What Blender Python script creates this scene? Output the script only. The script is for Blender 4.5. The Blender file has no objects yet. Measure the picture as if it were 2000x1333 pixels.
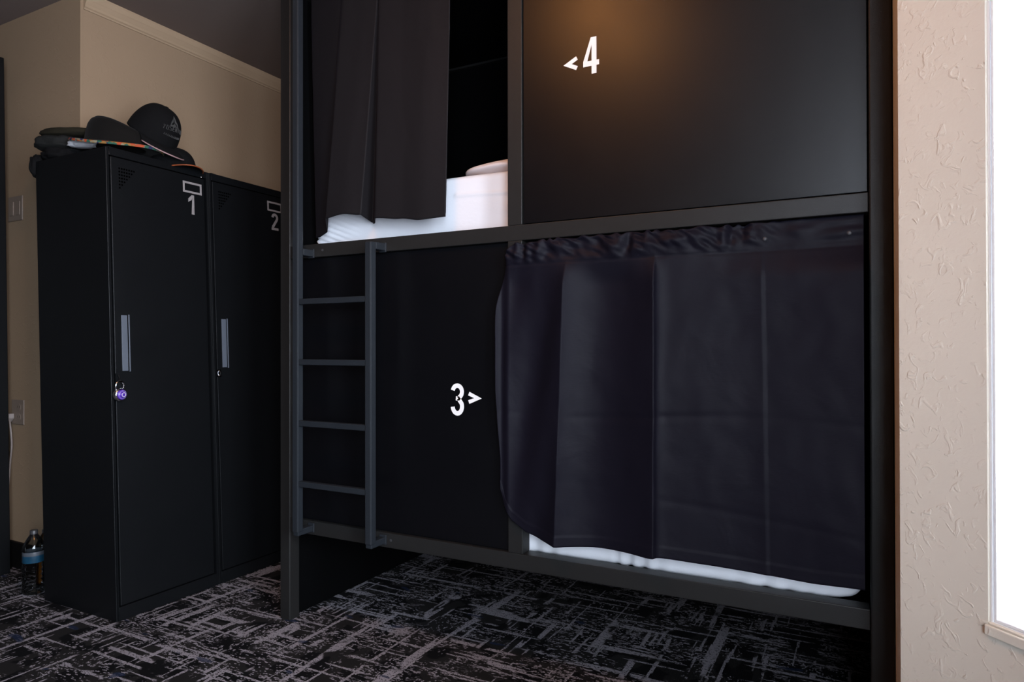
import bpy, bmesh, math, random
from mathutils import Vector, Matrix, noise
random.seed(7)
S = bpy.context.scene
COL = S.collection
PI = math.pi

# ------------------------------------------------------------------ camera
cam_d = bpy.data.cameras.new('camera'); cam = bpy.data.objects.new('camera', cam_d); COL.objects.link(cam)
Fv = Vector((-0.46364818, 0.88600016, 0.00583788)); Rv = Vector((0.88600994, 0.46366361, -0.00156573)); Uv = Rv.cross(Fv)
m = Matrix.Identity(4)
for i in range(3):
    m[i][0] = Rv[i]; m[i][1] = Uv[i]; m[i][2] = -Fv[i]
m[2][3] = 1.0264
cam.matrix_world = m
cam_d.sensor_width = 36; cam_d.lens = 36 * 1320.96 / 2000; cam_d.clip_start = .01
S.camera = cam

# ------------------------------------------------------------------ world, light, exposure
W = bpy.data.worlds.new('sky'); S.world = W; W.use_nodes = True
wn = W.node_tree.nodes; wl = W.node_tree.links
bg = wn['Background']; bg.inputs[1].default_value = SKY_STRENGTH = 31.0
tc = wn.new('ShaderNodeTexCoord'); sx = wn.new('ShaderNodeSeparateXYZ'); rp = wn.new('ShaderNodeValToRGB')
wl.new(tc.outputs['Generated'], sx.inputs[0]); wl.new(sx.outputs[2], rp.inputs[0])
rp.color_ramp.elements[0].position = 0.0; rp.color_ramp.elements[0].color = (.52, .58, .68, 1)      # street and fronts opposite
rp.color_ramp.elements[1].position = 0.12; rp.color_ramp.elements[1].color = (.76, .86, 1.0, 1)     # bright overcast sky
wl.new(rp.outputs[0], bg.inputs[0])
S.view_settings.view_transform = 'Standard'; S.view_settings.look = 'None'
S.view_settings.gamma = 1; S.view_settings.use_curve_mapping = False
S.view_settings.exposure = 0.0

# bay geometry (plan)
XR = .060                                  # right wall plane
A = Vector((XR, 1.587)); dg = Vector((1, -1)).normalized()
B = A + dg * .92
C_ = Vector((B.x, B.y - 1.05)); Dd = C_ + Vector((-1, -1)).normalized() * .92
CEIL = 2.556

def portal(name, p0, p1, z0, z1, inward):
    L = bpy.data.lights.new(name, 'AREA'); L.shape = 'RECTANGLE'
    L.size = (p1 - p0).length; L.size_y = z1 - z0; L.cycles.is_portal = True
    o = bpy.data.objects.new(name, L); COL.objects.link(o)
    mid = (p0 + p1) / 2
    zax = -Vector((inward.x, inward.y, 0)).normalized()      # light shines along -Z
    yax = Vector((0, 0, 1)); xax = yax.cross(zax)
    mm = Matrix.Identity(4)
    for i in range(3):
        mm[i][0] = xax[i]; mm[i][1] = yax[i]; mm[i][2] = zax[i]
    mm[0][3], mm[1][3], mm[2][3] = mid.x, mid.y, (z0 + z1) / 2
    o.matrix_world = mm
WZ0, WZ1 = .530, 2.46
nA = Vector((-1, -1)).normalized(); nB = Vector((-1, 0)); nC = Vector((-1, 1)).normalized()
WALLT = .16
def win_pts(p, q, u0, u1, n, off):
    d = (q - p).normalized(); return p + d * u0 - n * off, p + d * u1 - n * off
WINS = [(A, B, .184, .86, nA), (B, C_, .22, .98, nB), (C_, Dd, .10, .82, nC)]
for k, (p, q, u0, u1, n) in enumerate(WINS):
    a_, b_ = win_pts(p, q, u0, u1, n, WALLT + .02)
    portal('window_portal', a_, b_, WZ0, WZ1, n)

# ------------------------------------------------------------------ helpers
def setp(o, label=None, cat=None, group=None, kind=None):
    if label: o['label'] = label
    if cat: o['category'] = cat
    if group: o['group'] = group
    if kind: o['kind'] = kind
    return o
def thing(name, label, cat, loc=(0, 0, 0), rot=(0, 0, 0), group=None):
    o = bpy.data.objects.new(name, None); COL.objects.link(o); o.empty_display_size = .05
    o.location = loc; o.rotation_euler = rot
    return setp(o, label, cat, group)

class MB:
    def __init__(s): s.v = []; s.f = []; s.m = []
    def add(s, vs, fs, mi=0):
        b = len(s.v); s.v += [tuple(x) for x in vs]; s.f += [tuple(i + b for i in f) for f in fs]; s.m += [mi] * len(fs); return s
    def box(s, x0, x1, y0, y1, z0, z1, mi=0):
        vs = [(x, y, z) for x in (x0, x1) for y in (y0, y1) for z in (z0, z1)]
        return s.add(vs, [(0, 1, 3, 2), (4, 6, 7, 5), (0, 4, 5, 1), (2, 3, 7, 6), (0, 2, 6, 4), (1, 5, 7, 3)], mi)
    def prism(s, pts, axis, a0, a1, mi=0):
        """2-D polygon extruded along axis 'x','y','z'"""
        def P(u, v, w): return {'x': (w, u, v), 'y': (u, w, v), 'z': (u, v, w)}[axis]
        n = len(pts); vs = [P(u, v, a0) for u, v in pts] + [P(u, v, a1) for u, v in pts]
        fs = [tuple(range(n))[::-1], tuple(range(n, 2 * n))] + [(i, (i + 1) % n, n + (i + 1) % n, n + i) for i in range(n)]
        return s.add(vs, fs, mi)
    def tube(s, pts, r, seg=10, mi=0, cap=True):
        pts = [Vector(p) for p in pts]; rs = r if isinstance(r, (list, tuple)) else [r] * len(pts)
        vs = []; up = Vector((0, 0, 1))
        t0 = (pts[1] - pts[0]).normalized()
        if abs(t0.dot(up)) > .9: up = Vector((1, 0, 0))
        nrm = (up - t0 * up.dot(t0)).normalized()
        for i, p in enumerate(pts):
            t = (pts[min(i + 1, len(pts) - 1)] - pts[max(i - 1, 0)]).normalized()
            nrm = (nrm - t * nrm.dot(t)).normalized(); b = t.cross(nrm)
            for k in range(seg):
                a = 2 * PI * k / seg; vs.append(p + (nrm * math.cos(a) + b * math.sin(a)) * rs[i])
        fs = [(i * seg + k, i * seg + (k + 1) % seg, (i + 1) * seg + (k + 1) % seg, (i + 1) * seg + k) for i in range(len(pts) - 1) for k in range(seg)]
        if cap: fs += [tuple(range(seg))[::-1], tuple(range((len(pts) - 1) * seg, len(pts) * seg))]
        return s.add(vs, fs, mi)
    def lathe(s, prof, seg=32, c=(0, 0, 0), mi=0):
        vs = []; n = len(prof)
        for k in range(seg):
            a = 2 * PI * k / seg
            for r, z in prof: vs.append((c[0] + r * math.cos(a), c[1] + r * math.sin(a), c[2] + z))
        fs = [(k * n + i, ((k + 1) % seg) * n + i, ((k + 1) % seg) * n + i + 1, k * n + i + 1) for k in range(seg) for i in range(n - 1)]
        return s.add(vs, fs, mi)
    def grid(s, nu, nv, fn, mi=0, close_u=False):
        vs = [fn(i / (nu - 1 if not close_u else nu), j / (nv - 1)) for i in range(nu) for j in range(nv)]
        iu = nu if close_u else nu - 1
        fs = [(i * nv + j, ((i + 1) % nu) * nv + j, ((i + 1) % nu) * nv + j + 1, i * nv + j + 1) for i in range(iu) for j in range(nv - 1)]
        return s.add(vs, fs, mi)
    def build(s, name, mats, parent=None, bevel=0, smooth=False, lean=None, solid=0, sub=0, loc=None, seg=2):
        me = bpy.data.meshes.new(name)
        vs = s.v
        if lean: vs = [(x - lean * z, y, z) for x, y, z in vs]
        me.from_pydata(vs, [], s.f)
        for mt in (mats if isinstance(mats, (list, tuple)) else [mats]): me.materials.append(mt)
        for p, mi in zip(me.polygons, s.m): p.material_index = mi; p.use_smooth = smooth
        bm = bmesh.new(); bm.from_mesh(me)
        bmesh.ops.remove_doubles(bm, verts=bm.verts, dist=1e-6)
        bmesh.ops.recalc_face_normals(bm, faces=bm.faces); bm.to_mesh(me); bm.free()
        o = bpy.data.objects.new(name, me); COL.objects.link(o)
        if parent: o.parent = parent
        if loc: o.location = loc
        if solid:
            q = o.modifiers.new('solid', 'SOLIDIFY'); q.thickness = solid; q.offset = 0
        if sub:
            q = o.modifiers.new('sub', 'SUBSURF'); q.levels = sub; q.render_levels = sub
        if bevel:
            q = o.modifiers.new('bevel', 'BEVEL'); q.width = bevel; q.segments = seg; q.limit_method = 'ANGLE'; q.angle_limit = .7
        return o

def ribbon(mb, pts, w, plane, d0, d1, mi=0):
    """thick stroke through 2-D points; plane(u, v, d) -> xyz"""
    pts = [Vector(p) for p in pts]; L = []; Rr = []
    for i, p in enumerate(pts):
        if i == 0: t = pts[1] - p
        elif i == len(pts) - 1: t = p - pts[-2]
        else: t = (pts[i + 1] - p).normalized() + (p - pts[i - 1]).normalized()
        t.normalize(); n = Vector((-t.y, t.x))
        k = 1.0
        if 0 < i < len(pts) - 1:
            k = 1 / max(.45, (pts[i + 1] - p).normalized().dot(t))
        L.append(p + n * w / 2 * k); Rr.append(p - n * w / 2 * k)
    n = len(pts); vs = [plane(q.x, q.y, d) for d in (d0, d1) for q in L + Rr]
    fs = []
    for i in range(n - 1):
        fs += [(i, i + 1, n + i + 1, n + i), (2 * n + i, 3 * n + i, 3 * n + i + 1, 2 * n + i + 1),
               (i, 2 * n + i, 2 * n + i + 1, i + 1), (n + i, n + i + 1, 3 * n + i + 1, 3 * n + i)]
    fs += [(0, n, 3 * n, 2 * n), (n - 1, 3 * n - 1, 4 * n - 1, 2 * n - 1)]
    mb.add(vs, fs, mi)
def arc(cx, cy, rx, ry, a0, a1, n=14):
    return [(cx + rx * math.cos(math.radians(a0 + (a1 - a0) * i / n)), cy + ry * math.sin(math.radians(a0 + (a1 - a0) * i / n))) for i in range(n + 1)]

# ------------------------------------------------------------------ materials
def mat(name, col, rough=.5, metal=0, spec=.5, bump=0, bscale=200, var=0, vscale=4, sheen=0, coat=0, rvar=0):
    M = bpy.data.materials.new(name); M.use_nodes = True; nt = M.node_tree; b = nt.nodes['Principled BSDF']
    b.inputs['Base Color'].default_value = (*col, 1); b.inputs['Roughness'].default_value = rough
    b.inputs['Metallic'].default_value = metal; b.inputs['Specular IOR Level'].default_value = spec
    b.inputs['Sheen Weight'].default_value = sheen; b.inputs['Coat Weight'].default_value = coat
    t = nt.nodes.new('ShaderNodeTexCoord')
    if var:
        n = nt.nodes.new('ShaderNodeTexNoise'); n.inputs['Scale'].default_value = vscale; n.inputs['Detail'].default_value = 5
        nt.links.new(t.outputs['Object'], n.inputs['Vector'])
        r = nt.nodes.new('ShaderNodeMix'); r.data_type = 'RGBA'
        r.inputs[6].default_value = (*[c * (1 - var) for c in col], 1); r.inputs[7].default_value = (*[min(1, c * (1 + var)) for c in col], 1)
        nt.links.new(n.outputs['Fac'], r.inputs[0]); nt.links.new(r.outputs[2], b.inputs['Base Color'])
    if rvar:
        n2 = nt.nodes.new('ShaderNodeTexNoise'); n2.inputs['Scale'].default_value = 9; n2.inputs['Detail'].default_value = 4
        nt.links.new(t.outputs['Object'], n2.inputs['Vector'])
        mr = nt.nodes.new('ShaderNodeMapRange'); mr.inputs[3].default_value = rough - rvar; mr.inputs[4].default_value = rough + rvar
        nt.links.new(n2.outputs['Fac'], mr.inputs[0]); nt.links.new(mr.outputs[0], b.inputs['Roughness'])
    if bump:
        n = nt.nodes.new('ShaderNodeTexNoise'); n.inputs['Scale'].default_value = bscale; n.inputs['Detail'].default_value = 4
        nt.links.new(t.outputs['Object'], n.inputs['Vector'])
        bp = nt.nodes.new('ShaderNodeBump'); bp.inputs['Strength'].default_value = bump; bp.inputs['Distance'].default_value = .002
        nt.links.new(n.outputs['Fac'], bp.inputs['Height']); nt.links.new(bp.outputs[0], b.inputs['Normal'])
    return M

M_frame = mat('powder_coated_frame', (.0140, .0135, .0130), .45, 0, .28, bump=.15, bscale=500, rvar=.04)
M_panel = mat('black_laminate_panel', (.0012, .0013, .0021), .38, 0, .33, bump=.04, bscale=300, rvar=.03)
M_inner = mat('matte_black_lining', (.0012, .0012, .0014), .9, 0, .06, bump=.05)
M_ladder = mat('ladder_steel', (.0145, .0175, .0215), .42, 0, .36, bump=.1, bscale=400, rvar=.05)
M_white = mat('white_vinyl', (.82, .80, .78), .5, bump=.02)
M_plate = mat('grey_white_print', (.27, .25, .245), .5, bump=.02)
M_locker = mat('locker_black', (.0040, .0045, .0052), .44, 0, .22, bump=.12, bscale=260, rvar=.04)
M_locker_in = mat('locker_dark', (.0004, .0004, .0004), .95, 0, 0)
M_handle = mat('grey_plastic_handle', (.10, .115, .14), .4, 0, .4, bump=.03)
M_chrome = mat('chrome', (.82, .82, .84), .14, 1, .5, rvar=.03)
M_purple = mat('purple_dial', (.075, .022, .32), .3, 0, .5, rvar=.05)
M_sheet = mat('white_sheet', (.74, .75, .79), .85, 0, .2, bump=.25, bscale=90, sheen=.1)
M_pillow = mat('pillow_cotton', (.78, .72, .73), .9, 0, .2, bump=.3, bscale=60)
M_screw = mat('dark_screw', (.05, .05, .055), .5, .2)
M_felt = mat('dark_felt', (.0042, .0034, .0028), .9, 0, .2, bump=.3, bscale=220, var=.4, vscale=6, sheen=.03)
M_black_cloth = mat('black_cotton', (.0028, .0028, .0032), .9, 0, .2, bump=.3, bscale=150, var=.2)
M_olive = mat('olive_canvas', (.016, .0135, .0075), .9, 0, .2, bump=.4, bscale=80, var=.4, vscale=8)
M_gjacket = mat('charcoal_jacket', (.0095, .0100, .0092), .85, 0, .25, bump=.4, bscale=60, var=.4, vscale=8)
M_pink = mat('pale_piping', (.36, .22, .22), .6)
M_orange = mat('orange_piping', (.26, .055, .012), .6, var=.3, vscale=20)
M_embroid = mat('grey_embroidery', (.045, .045, .043), .8, bump=.3, bscale=900)
M_plastic = mat('white_plastic', (.24, .185, .145), .45, bump=.02)
M_cord = mat('white_cord', (.27, .23, .21), .5)
M_bag = mat('white_plastic_bag', (.46, .46, .48), .35, 0, .5, bump=.6, bscale=40)
M_label = mat('blue_bottle_label', (.006, .045, .085), .4, var=.6, vscale=30)
M_labelw = mat('pale_bottle_label', (.07, .08, .095), .4)
M_cap = mat('dark_bottle_cap', (.04, .04, .042), .4)
M_juice = mat('orange_drink', (.50, .16, .01), .25)
M_winframe = mat('white_window_paint', (.85, .85, .86), .4, bump=.05, bscale=80)
M_ceil = mat('ceiling_paint', (.20, .155, .135), .9, 0, .2, bump=.2, bscale=60)
M_base = mat('black_baseboard', (.005, .0045, .0045), .6, 0, .2)

def mat_wall(name, col, big=1.0):
    M = bpy.data.materials.new(name); M.use_nodes = True; nt = M.node_tree; b = nt.nodes['Principled BSDF']; N = nt.nodes.new; Lk = nt.links.new
    b.inputs['Roughness'].default_value = .75; b.inputs['Specular IOR Level'].default_value = .3
    t = N('ShaderNodeTexCoord')
    n = N('ShaderNodeTexNoise'); n.inputs['Scale'].default_value = 2.5; n.inputs['Detail'].default_value = 6; Lk(t.outputs['Object'], n.inputs['Vector'])
    r = N('ShaderNodeMix'); r.data_type = 'RGBA'; r.inputs[6].default_value = (*[c * .93 for c in col], 1); r.inputs[7].default_value = (*[c * 1.06 for c in col], 1)
    Lk(n.outputs['Fac'], r.inputs[0]); Lk(r.outputs[2], b.inputs['Base Color'])
    # hand-trowelled texture: soft ridges broken into patches, over a fine orange peel
    n1 = N('ShaderNodeTexNoise'); n1.inputs['Scale'].default_value = 38; n1.inputs['Detail'].default_value = 3; n1.inputs['Distortion'].default_value = 1.2; Lk(t.outputs['Object'], n1.inputs['Vector'])
    cr = N('ShaderNodeValToRGB'); cr.color_ramp.elements[0].position = .56; cr.color_ramp.elements[1].position = .68; Lk(n1.outputs['Fac'], cr.inputs[0])
    n2 = N('ShaderNodeTexNoise'); n2.inputs['Scale'].default_value = 140; n2.inputs['Detail'].default_value = 2; Lk(t.outputs['Object'], n2.inputs['Vector'])
    n3 = N('ShaderNodeTexNoise'); n3.inputs['Scale'].default_value = 9; n3.inputs['Detail'].default_value = 2; Lk(t.outputs['Object'], n3.inputs['Vector'])
    mu = N('ShaderNodeMath'); mu.operation = 'MULTIPLY'; Lk(cr.outputs[0], mu.inputs[0]); Lk(n3.outputs['Fac'], mu.inputs[1])
    ma = N('ShaderNodeMath'); ma.operation = 'MULTIPLY_ADD'; ma.inputs[1].default_value = .25; Lk(n2.outputs['Fac'], ma.inputs[0]); Lk(mu.outputs[0], ma.inputs[2])
    bp = N('ShaderNodeBump'); bp.inputs['Strength'].default_value = .35 * big; bp.inputs['Distance'].default_value = .003
    Lk(ma.outputs[0], bp.inputs['Height']); Lk(bp.outputs[0], b.inputs['Normal'])
    return M
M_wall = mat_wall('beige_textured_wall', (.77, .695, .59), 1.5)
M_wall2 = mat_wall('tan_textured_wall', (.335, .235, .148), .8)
M_wall3 = mat_wall('dark_unseen_wall', (.05, .045, .042), .8)  # assumed dark tone for the unseen walls, added to cut bounce light and reflections
M_crown = mat('crown_paint', (.42, .30, .19), .6, bump=.1, bscale=60)

def mat_carpet():
    M = bpy.data.materials.new('patterned_carpet'); M.use_nodes = True; nt = M.node_tree; N = nt.nodes.new; Lk = nt.links.new
    b = nt.nodes['Principled BSDF']; b.inputs['Roughness'].default_value = .95; b.inputs['Specular IOR Level'].default_value = .1
    t = N('ShaderNodeTexCoord')
    jn = N('ShaderNodeTexNoise'); jn.inputs['Scale'].default_value = 160; Lk(t.outputs['Object'], jn.inputs['Vector'])
    jm = N('ShaderNodeVectorMath'); jm.operation = 'MULTIPLY_ADD'; jm.inputs[1].default_value = (.007, .006, 0); Lk(jn.outputs['Color'], jm.inputs[0]); Lk(t.outputs['Object'], jm.inputs[2])
    sn = N('ShaderNodeVectorMath'); sn.operation = 'SNAP'; sn.inputs[1].default_value = (.0042, .0030, .01); Lk(jm.outputs[0], sn.inputs[0])
    def streak(sxx, syy, thr, w, seed, src=None, det=0.0, rough=.5):
        mp = N('ShaderNodeMapping'); mp.inputs['Scale'].default_value = (sxx, syy, 1); mp.inputs['Location'].default_value = (seed, seed * 1.7, seed * .3)
        Lk((src or sn).outputs[0], mp.inputs['Vector'])
        n = N('ShaderNodeTexNoise'); n.inputs['Scale'].default_value = 1; n.inputs['Detail'].default_value = det; n.inputs['Roughness'].default_value = rough; Lk(mp.outputs[0], n.inputs['Vector'])
        mr = N('ShaderNodeMapRange'); mr.inputs[1].default_value = thr; mr.inputs[2].default_value = thr + w; Lk(n.outputs['Fac'], mr.inputs[0]); return mr.outputs[0]
    def op(o, a, c):
        k = N('ShaderNodeMath'); k.operation = o
        for i, x in enumerate((a, c)):
            if isinstance(x, float): k.inputs[i].default_value = x
            else: Lk(x, k.inputs[i])
        k.use_clamp = True; return k.outputs[0]
    # long lines in both directions, broken along their length
    lx = streak(1.3, 30, .665, .010, 3.1); lx2 = streak(2.6, 62, .675, .010, 9.4)
    ly = streak(30, 1.7, .67, .010, 5.7); ly2 = streak(66, 3.4, .685, .010, 13.3)
    mk = streak(6.5, 9.0, .42, .03, 61.0, det=2.0); mk2 = streak(8.0, 6.0, .45, .03, 83.0, det=2.0)
    long_ = op('MAXIMUM', op('MULTIPLY', op('MAXIMUM', lx, lx2), mk), op('MULTIPLY', op('MAXIMUM', ly, ly2), mk2))
    # patches of short dashes
    d1 = streak(44, 190, .585, .012, 1.9, det=1.0); d2 = streak(150, 60, .62, .012, 7.7, det=1.0)
    pa = streak(5.0, 7.0, .46, .06, 21.0, det=2.0); pb = streak(6.0, 5.0, .52, .06, 33.0, det=2.0)
    dash = op('MAXIMUM', op('MULTIPLY', d1, pa), op('MULTIPLY', d2, pb))
    wear = streak(260, 280, .34, .06, 40.0)
    light = op('MULTIPLY', op('MAXIMUM', long_, dash), op('MAXIMUM', wear, .12))
    # charcoal blocks underneath
    bl = streak(9, 16, .56, .02, 55.0, det=0.0); bl2 = streak(18, 8, .58, .02, 71.0)
    blk = op('MAXIMUM', bl, bl2)
    c0 = N('ShaderNodeMix'); c0.data_type = 'RGBA'; c0.inputs[6].default_value = (.0035, .0034, .0042, 1); c0.inputs[7].default_value = (.014, .013, .013, 1); Lk(blk, c0.inputs[0])
    c1 = N('ShaderNodeMix'); c1.data_type = 'RGBA'; c1.inputs[7].default_value = (.27, .25, .275, 1); Lk(c0.outputs[2], c1.inputs[6]); Lk(light, c1.inputs[0])
    fl = streak(9, 22, .80, .01, 91.0); fl.node.name = 'blue_fleck'
    c2 = N('ShaderNodeMix'); c2.data_type = 'RGBA'; c2.inputs[7].default_value = (.012, .02, .05, 1); Lk(c1.outputs[2], c2.inputs[6]); Lk(op('MULTIPLY', fl, .8), c2.inputs[0])
    Lk(c2.outputs[2], b.inputs['Base Color'])
    wv = N('ShaderNodeTexWave'); wv.inputs['Scale'].default_value = 110; wv.inputs['Distortion'].default_value = 2; Lk(t.outputs['Object'], wv.inputs['Vector'])
    hh = op('ADD', op('MULTIPLY', light, .5), op('MULTIPLY', wv.outputs['Fac'], .5))
    bp = N('ShaderNodeBump'); bp.inputs['Strength'].default_value = .6; bp.inputs['Distance'].default_value = .003; Lk(hh, bp.inputs['Height']); Lk(bp.outputs[0], b.inputs['Normal'])
    return M
M_carpet = mat_carpet()

def mat_cloth(name, col, rough, sheen, spec=.10):
    M = bpy.data.materials.new(name); M.use_nodes = True; nt = M.node_tree; N = nt.nodes.new; Lk = nt.links.new
    b = nt.nodes['Principled BSDF']; b.inputs['Base Color'].default_value = (*col, 1); b.inputs['Roughness'].default_value = rough
    b.inputs['Specular IOR Level'].default_value = spec; b.inputs['Sheen Weight'].default_value = sheen; b.inputs['Sheen Roughness'].default_value = .4
    b.inputs['Sheen Tint'].default_value = (.72, .70, 1.0, 1)
    t = N('ShaderNodeTexCoord')
    mp = N('ShaderNodeMapping'); mp.inputs['Scale'].default_value = (60, 60, 700); Lk(t.outputs['Object'], mp.inputs['Vector'])
    n = N('ShaderNodeTexNoise'); n.inputs['Scale'].default_value = 1; n.inputs['Detail'].default_value = 3; Lk(mp.outputs[0], n.inputs['Vector'])
    n2 = N('ShaderNodeTexNoise'); n2.inputs['Scale'].default_value = 7; n2.inputs['Detail'].default_value = 3; n2.inputs['Distortion'].default_value = .6; Lk(t.outputs['Object'], n2.inputs['Vector'])
    k = N('ShaderNodeMath'); k.operation = 'MULTIPLY_ADD'; k.inputs[1].default_value = .05; Lk(n.outputs['Fac'], k.inputs[0]); Lk(n2.outputs['Fac'], k.inputs[2])
    bp = N('ShaderNodeBump'); bp.inputs['Strength'].default_value = .35; bp.inputs['Distance'].default_value = .01; Lk(k.outputs[0], bp.inputs['Height']); Lk(bp.outputs[0], b.inputs['Normal'])
    return M
M_curtain = mat_cloth('black_satin_curtain', (.0058, .0051, .0094), .54, .004, .10)
M_curtain2 = mat_cloth('black_curtain_upper', (.0100, .0090, .0100), .65, .015)

def mat_glass(name, tint=(1, 1, 1), gl=.06, rough=.02):
    M = bpy.data.materials.new(name); M.use_nodes = True; nt = M.node_tree; N = nt.nodes.new; Lk = nt.links.new
    nt.nodes.remove(nt.nodes['Principled BSDF']); out = nt.nodes['Material Output']
    tr = N('ShaderNodeBsdfTransparent'); tr.inputs[0].default_value = (*tint, 1); g = N('ShaderNodeBsdfGlossy'); g.inputs['Roughness'].default_value = rough
    fr = N('ShaderNodeFresnel'); fr.inputs[0].default_value = 1.45
    mx = N('ShaderNodeMixShader'); Lk(fr.outputs[0], mx.inputs[0]); Lk(tr.outputs[0], mx.inputs[1]); Lk(g.outputs[0], mx.inputs[2]); Lk(mx.outputs[0], out.inputs[0])
    return M
M_pane = mat_glass('window_glass'); M_pet = mat_glass('clear_bottle_plastic', (.72, .74, .74), rough=.06)

def mat_woven():
    M = bpy.data.materials.new('multicolour_woven_band'); M.use_nodes = True; nt = M.node_tree; N = nt.nodes.new; Lk = nt.links.new
    b = nt.nodes['Principled BSDF']; b.inputs['Roughness'].default_value = .8
    t = N('ShaderNodeTexCoord'); v = N('ShaderNodeTexVoronoi'); v.inputs['Scale'].default_value = 70; Lk(t.outputs['Object'], v.inputs['Vector'])
    sp = N('ShaderNodeSeparateColor'); Lk(v.outputs['Color'], sp.inputs[0])
    r = N('ShaderNodeValToRGB'); r.color_ramp.interpolation = 'CONSTANT'; e = r.color_ramp.elements
    cols = [(.42, .06, .015), (.24, .21, .13), (.02, .10, .065), (.42, .06, .015), (.30, .14, .03), (.012, .012, .07), (.20, .18, .13)]
    e[0].color = (*cols[0], 1); e[1].position = 1 / 7; e[1].color = (*cols[1], 1)
    for i in range(2, 7): q = e.new(i / 7); q.color = (*cols[i], 1)
    Lk(sp.outputs[0], r.inputs[0]); Lk(r.outputs[0], b.inputs['Base Color']); return M
M_woven = mat_woven()

M_lamp = bpy.data.materials.new('warm_lamp_glass'); M_lamp.use_nodes = True
_b = M_lamp.node_tree.nodes['Principled BSDF']; _b.inputs['Emission Color'].default_value = (1.0, .40, .11, 1); _b.inputs['Emission Strength'].default_value = 52.0
_b.inputs['Base Color'].default_value = (.8, .7, .55, 1)

# ------------------------------------------------------------------ the room shell
def struct(o): o['kind'] = 'structure'; return o
XL, YW, XLL, YB, YF = -3.005, 1.72, -4.7, 2.90, -1.9
fl = MB(); poly = [(XLL, YF), (XR, YF), (XR, Dd.y), (Dd.x, Dd.y), (C_.x, C_.y), (B.x, B.y), (A.x, A.y), (XR, YB), (XL, YB), (XL, YW), (XLL, YW)]
poly = [(XLL - .2, YF - .2), (XR + 1.2, YF - .2), (XR + 1.2, YB + .2), (XLL - .2, YB + .2)]
fl.prism(poly, 'z', -.1, 0); struct(fl.build('floor', M_carpet))
ce = MB(); ce.prism(poly, 'z', CEIL, CEIL + .1); struct(ce.build('ceiling', M_ceil))
def wall(name, x0, x1, y0, y1, mt): w = MB(); w.box(x0, x1, y0, y1, 0, CEIL); return struct(w.build(name, mt))
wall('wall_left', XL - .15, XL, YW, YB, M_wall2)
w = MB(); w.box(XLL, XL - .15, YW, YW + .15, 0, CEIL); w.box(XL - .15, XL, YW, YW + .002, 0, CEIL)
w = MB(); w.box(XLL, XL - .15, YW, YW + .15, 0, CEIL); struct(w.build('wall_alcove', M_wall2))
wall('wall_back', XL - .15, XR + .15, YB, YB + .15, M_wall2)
wall('wall_far_left', XLL - .15, XLL, YF, YW, M_wall3)
wall('wall_front', XLL - .15, XR + .15, YF - .15, YF, M_wall3)
w = MB(); w.prism([(XR, A.y), (XR, YB), (XR + .15, YB), (XR + .15, A.y + .08)], 'z', 0, CEIL); struct(w.build('wall_right', M_wall))
wall('wall_right_front', XR, XR + .15, YF, Dd.y, M_wall)

def bay_wall(name, p, q, n, u0, u1, z0, z1):
    """wall slab from p to q with a window opening; inner face on p-q, thickness away from the room (-n)"""
    d = (q - p).normalized(); Lq = (q - p).length; w = MB()
    def seg(a, b, c0, c1):
        pts = [p + d * a, p + d * b, p + d * b - n * WALLT, p + d * a - n * WALLT]
        w.prism([(k.x, k.y) for k in pts], 'z', c0, c1)
    seg(0, u0, 0, CEIL); seg(u1, Lq, 0, CEIL); seg(u0, u1, 0, z0); seg(u0, u1, z1, CEIL)
    return struct(w.build(name, M_wall))
names = ['wall_bay_left', 'wall_bay_centre', 'wall_bay_right']
for k, (p, q, u0, u1, n) in enumerate(WINS):
    bay_wall(names[k], p, q, n, u0, u1, WZ0, WZ1)
    d = (q - p).normalized()
    t = bpy.data.objects.new('window_%d' % (k + 1), None); COL.objects.link(t); struct(t)
    P3 = p + d * u0; t.location = (P3.x, P3.y, 0); t.rotation_euler = (0, 0, math.atan2(d.y, d.x))
    # local frame: +x along the wall, room side is -y or +y; outside direction o_
    o_ = 1 if Vector((-d.y, d.x)).dot(-n) > 0 else -1
    ww = u1 - u0
    def bx(mb, x0, x1, y0, y1, z0, z1): mb.box(x0, x1, *(sorted((o_ * y0, o_ * y1))), z0, z1)
    fr = MB(); bx(fr, 0, .005, .004, .016, WZ0, WZ1); bx(fr, ww - .005, ww, .004, .016, WZ0, WZ1); bx(fr, .005, ww - .005, .004, .016, WZ1 - .005, WZ1); bx(fr, .005, ww - .005, .004, .016, WZ0, WZ0 + .005)
    fr.build('window_frame', M_winframe, t, bevel=.003)
    for (za, zb, yy) in ((WZ0 + .005, WZ1 - .005, .006),):
        sa = MB(); bx(sa, .005, .009, yy, yy + .008, za, zb); bx(sa, ww - .009, ww - .005, yy, yy + .008, za, zb)
        bx(sa, .009, ww - .009, yy, yy + .008, za, za + .006); bx(sa, .009, ww - .009, yy, yy + .008, zb - .006, zb)
        s_ = sa.build('sash', M_winframe, t, bevel=.002)
        pn = MB(); bx(pn, .009, ww - .009, yy + .002, yy + .006, za + .006, zb - .006); pn.build('pane', M_pane, s_)
    si = MB(); bx(si, -.002, ww + .002, -.0012, -.008, WZ0 - .018, WZ0 + .0); bx(si, .0005, ww - .0005, -.0012, .05, WZ0, WZ0 + .004)
    si.build('sill', M_winframe if k else M_wall, t, bevel=.002)

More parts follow.
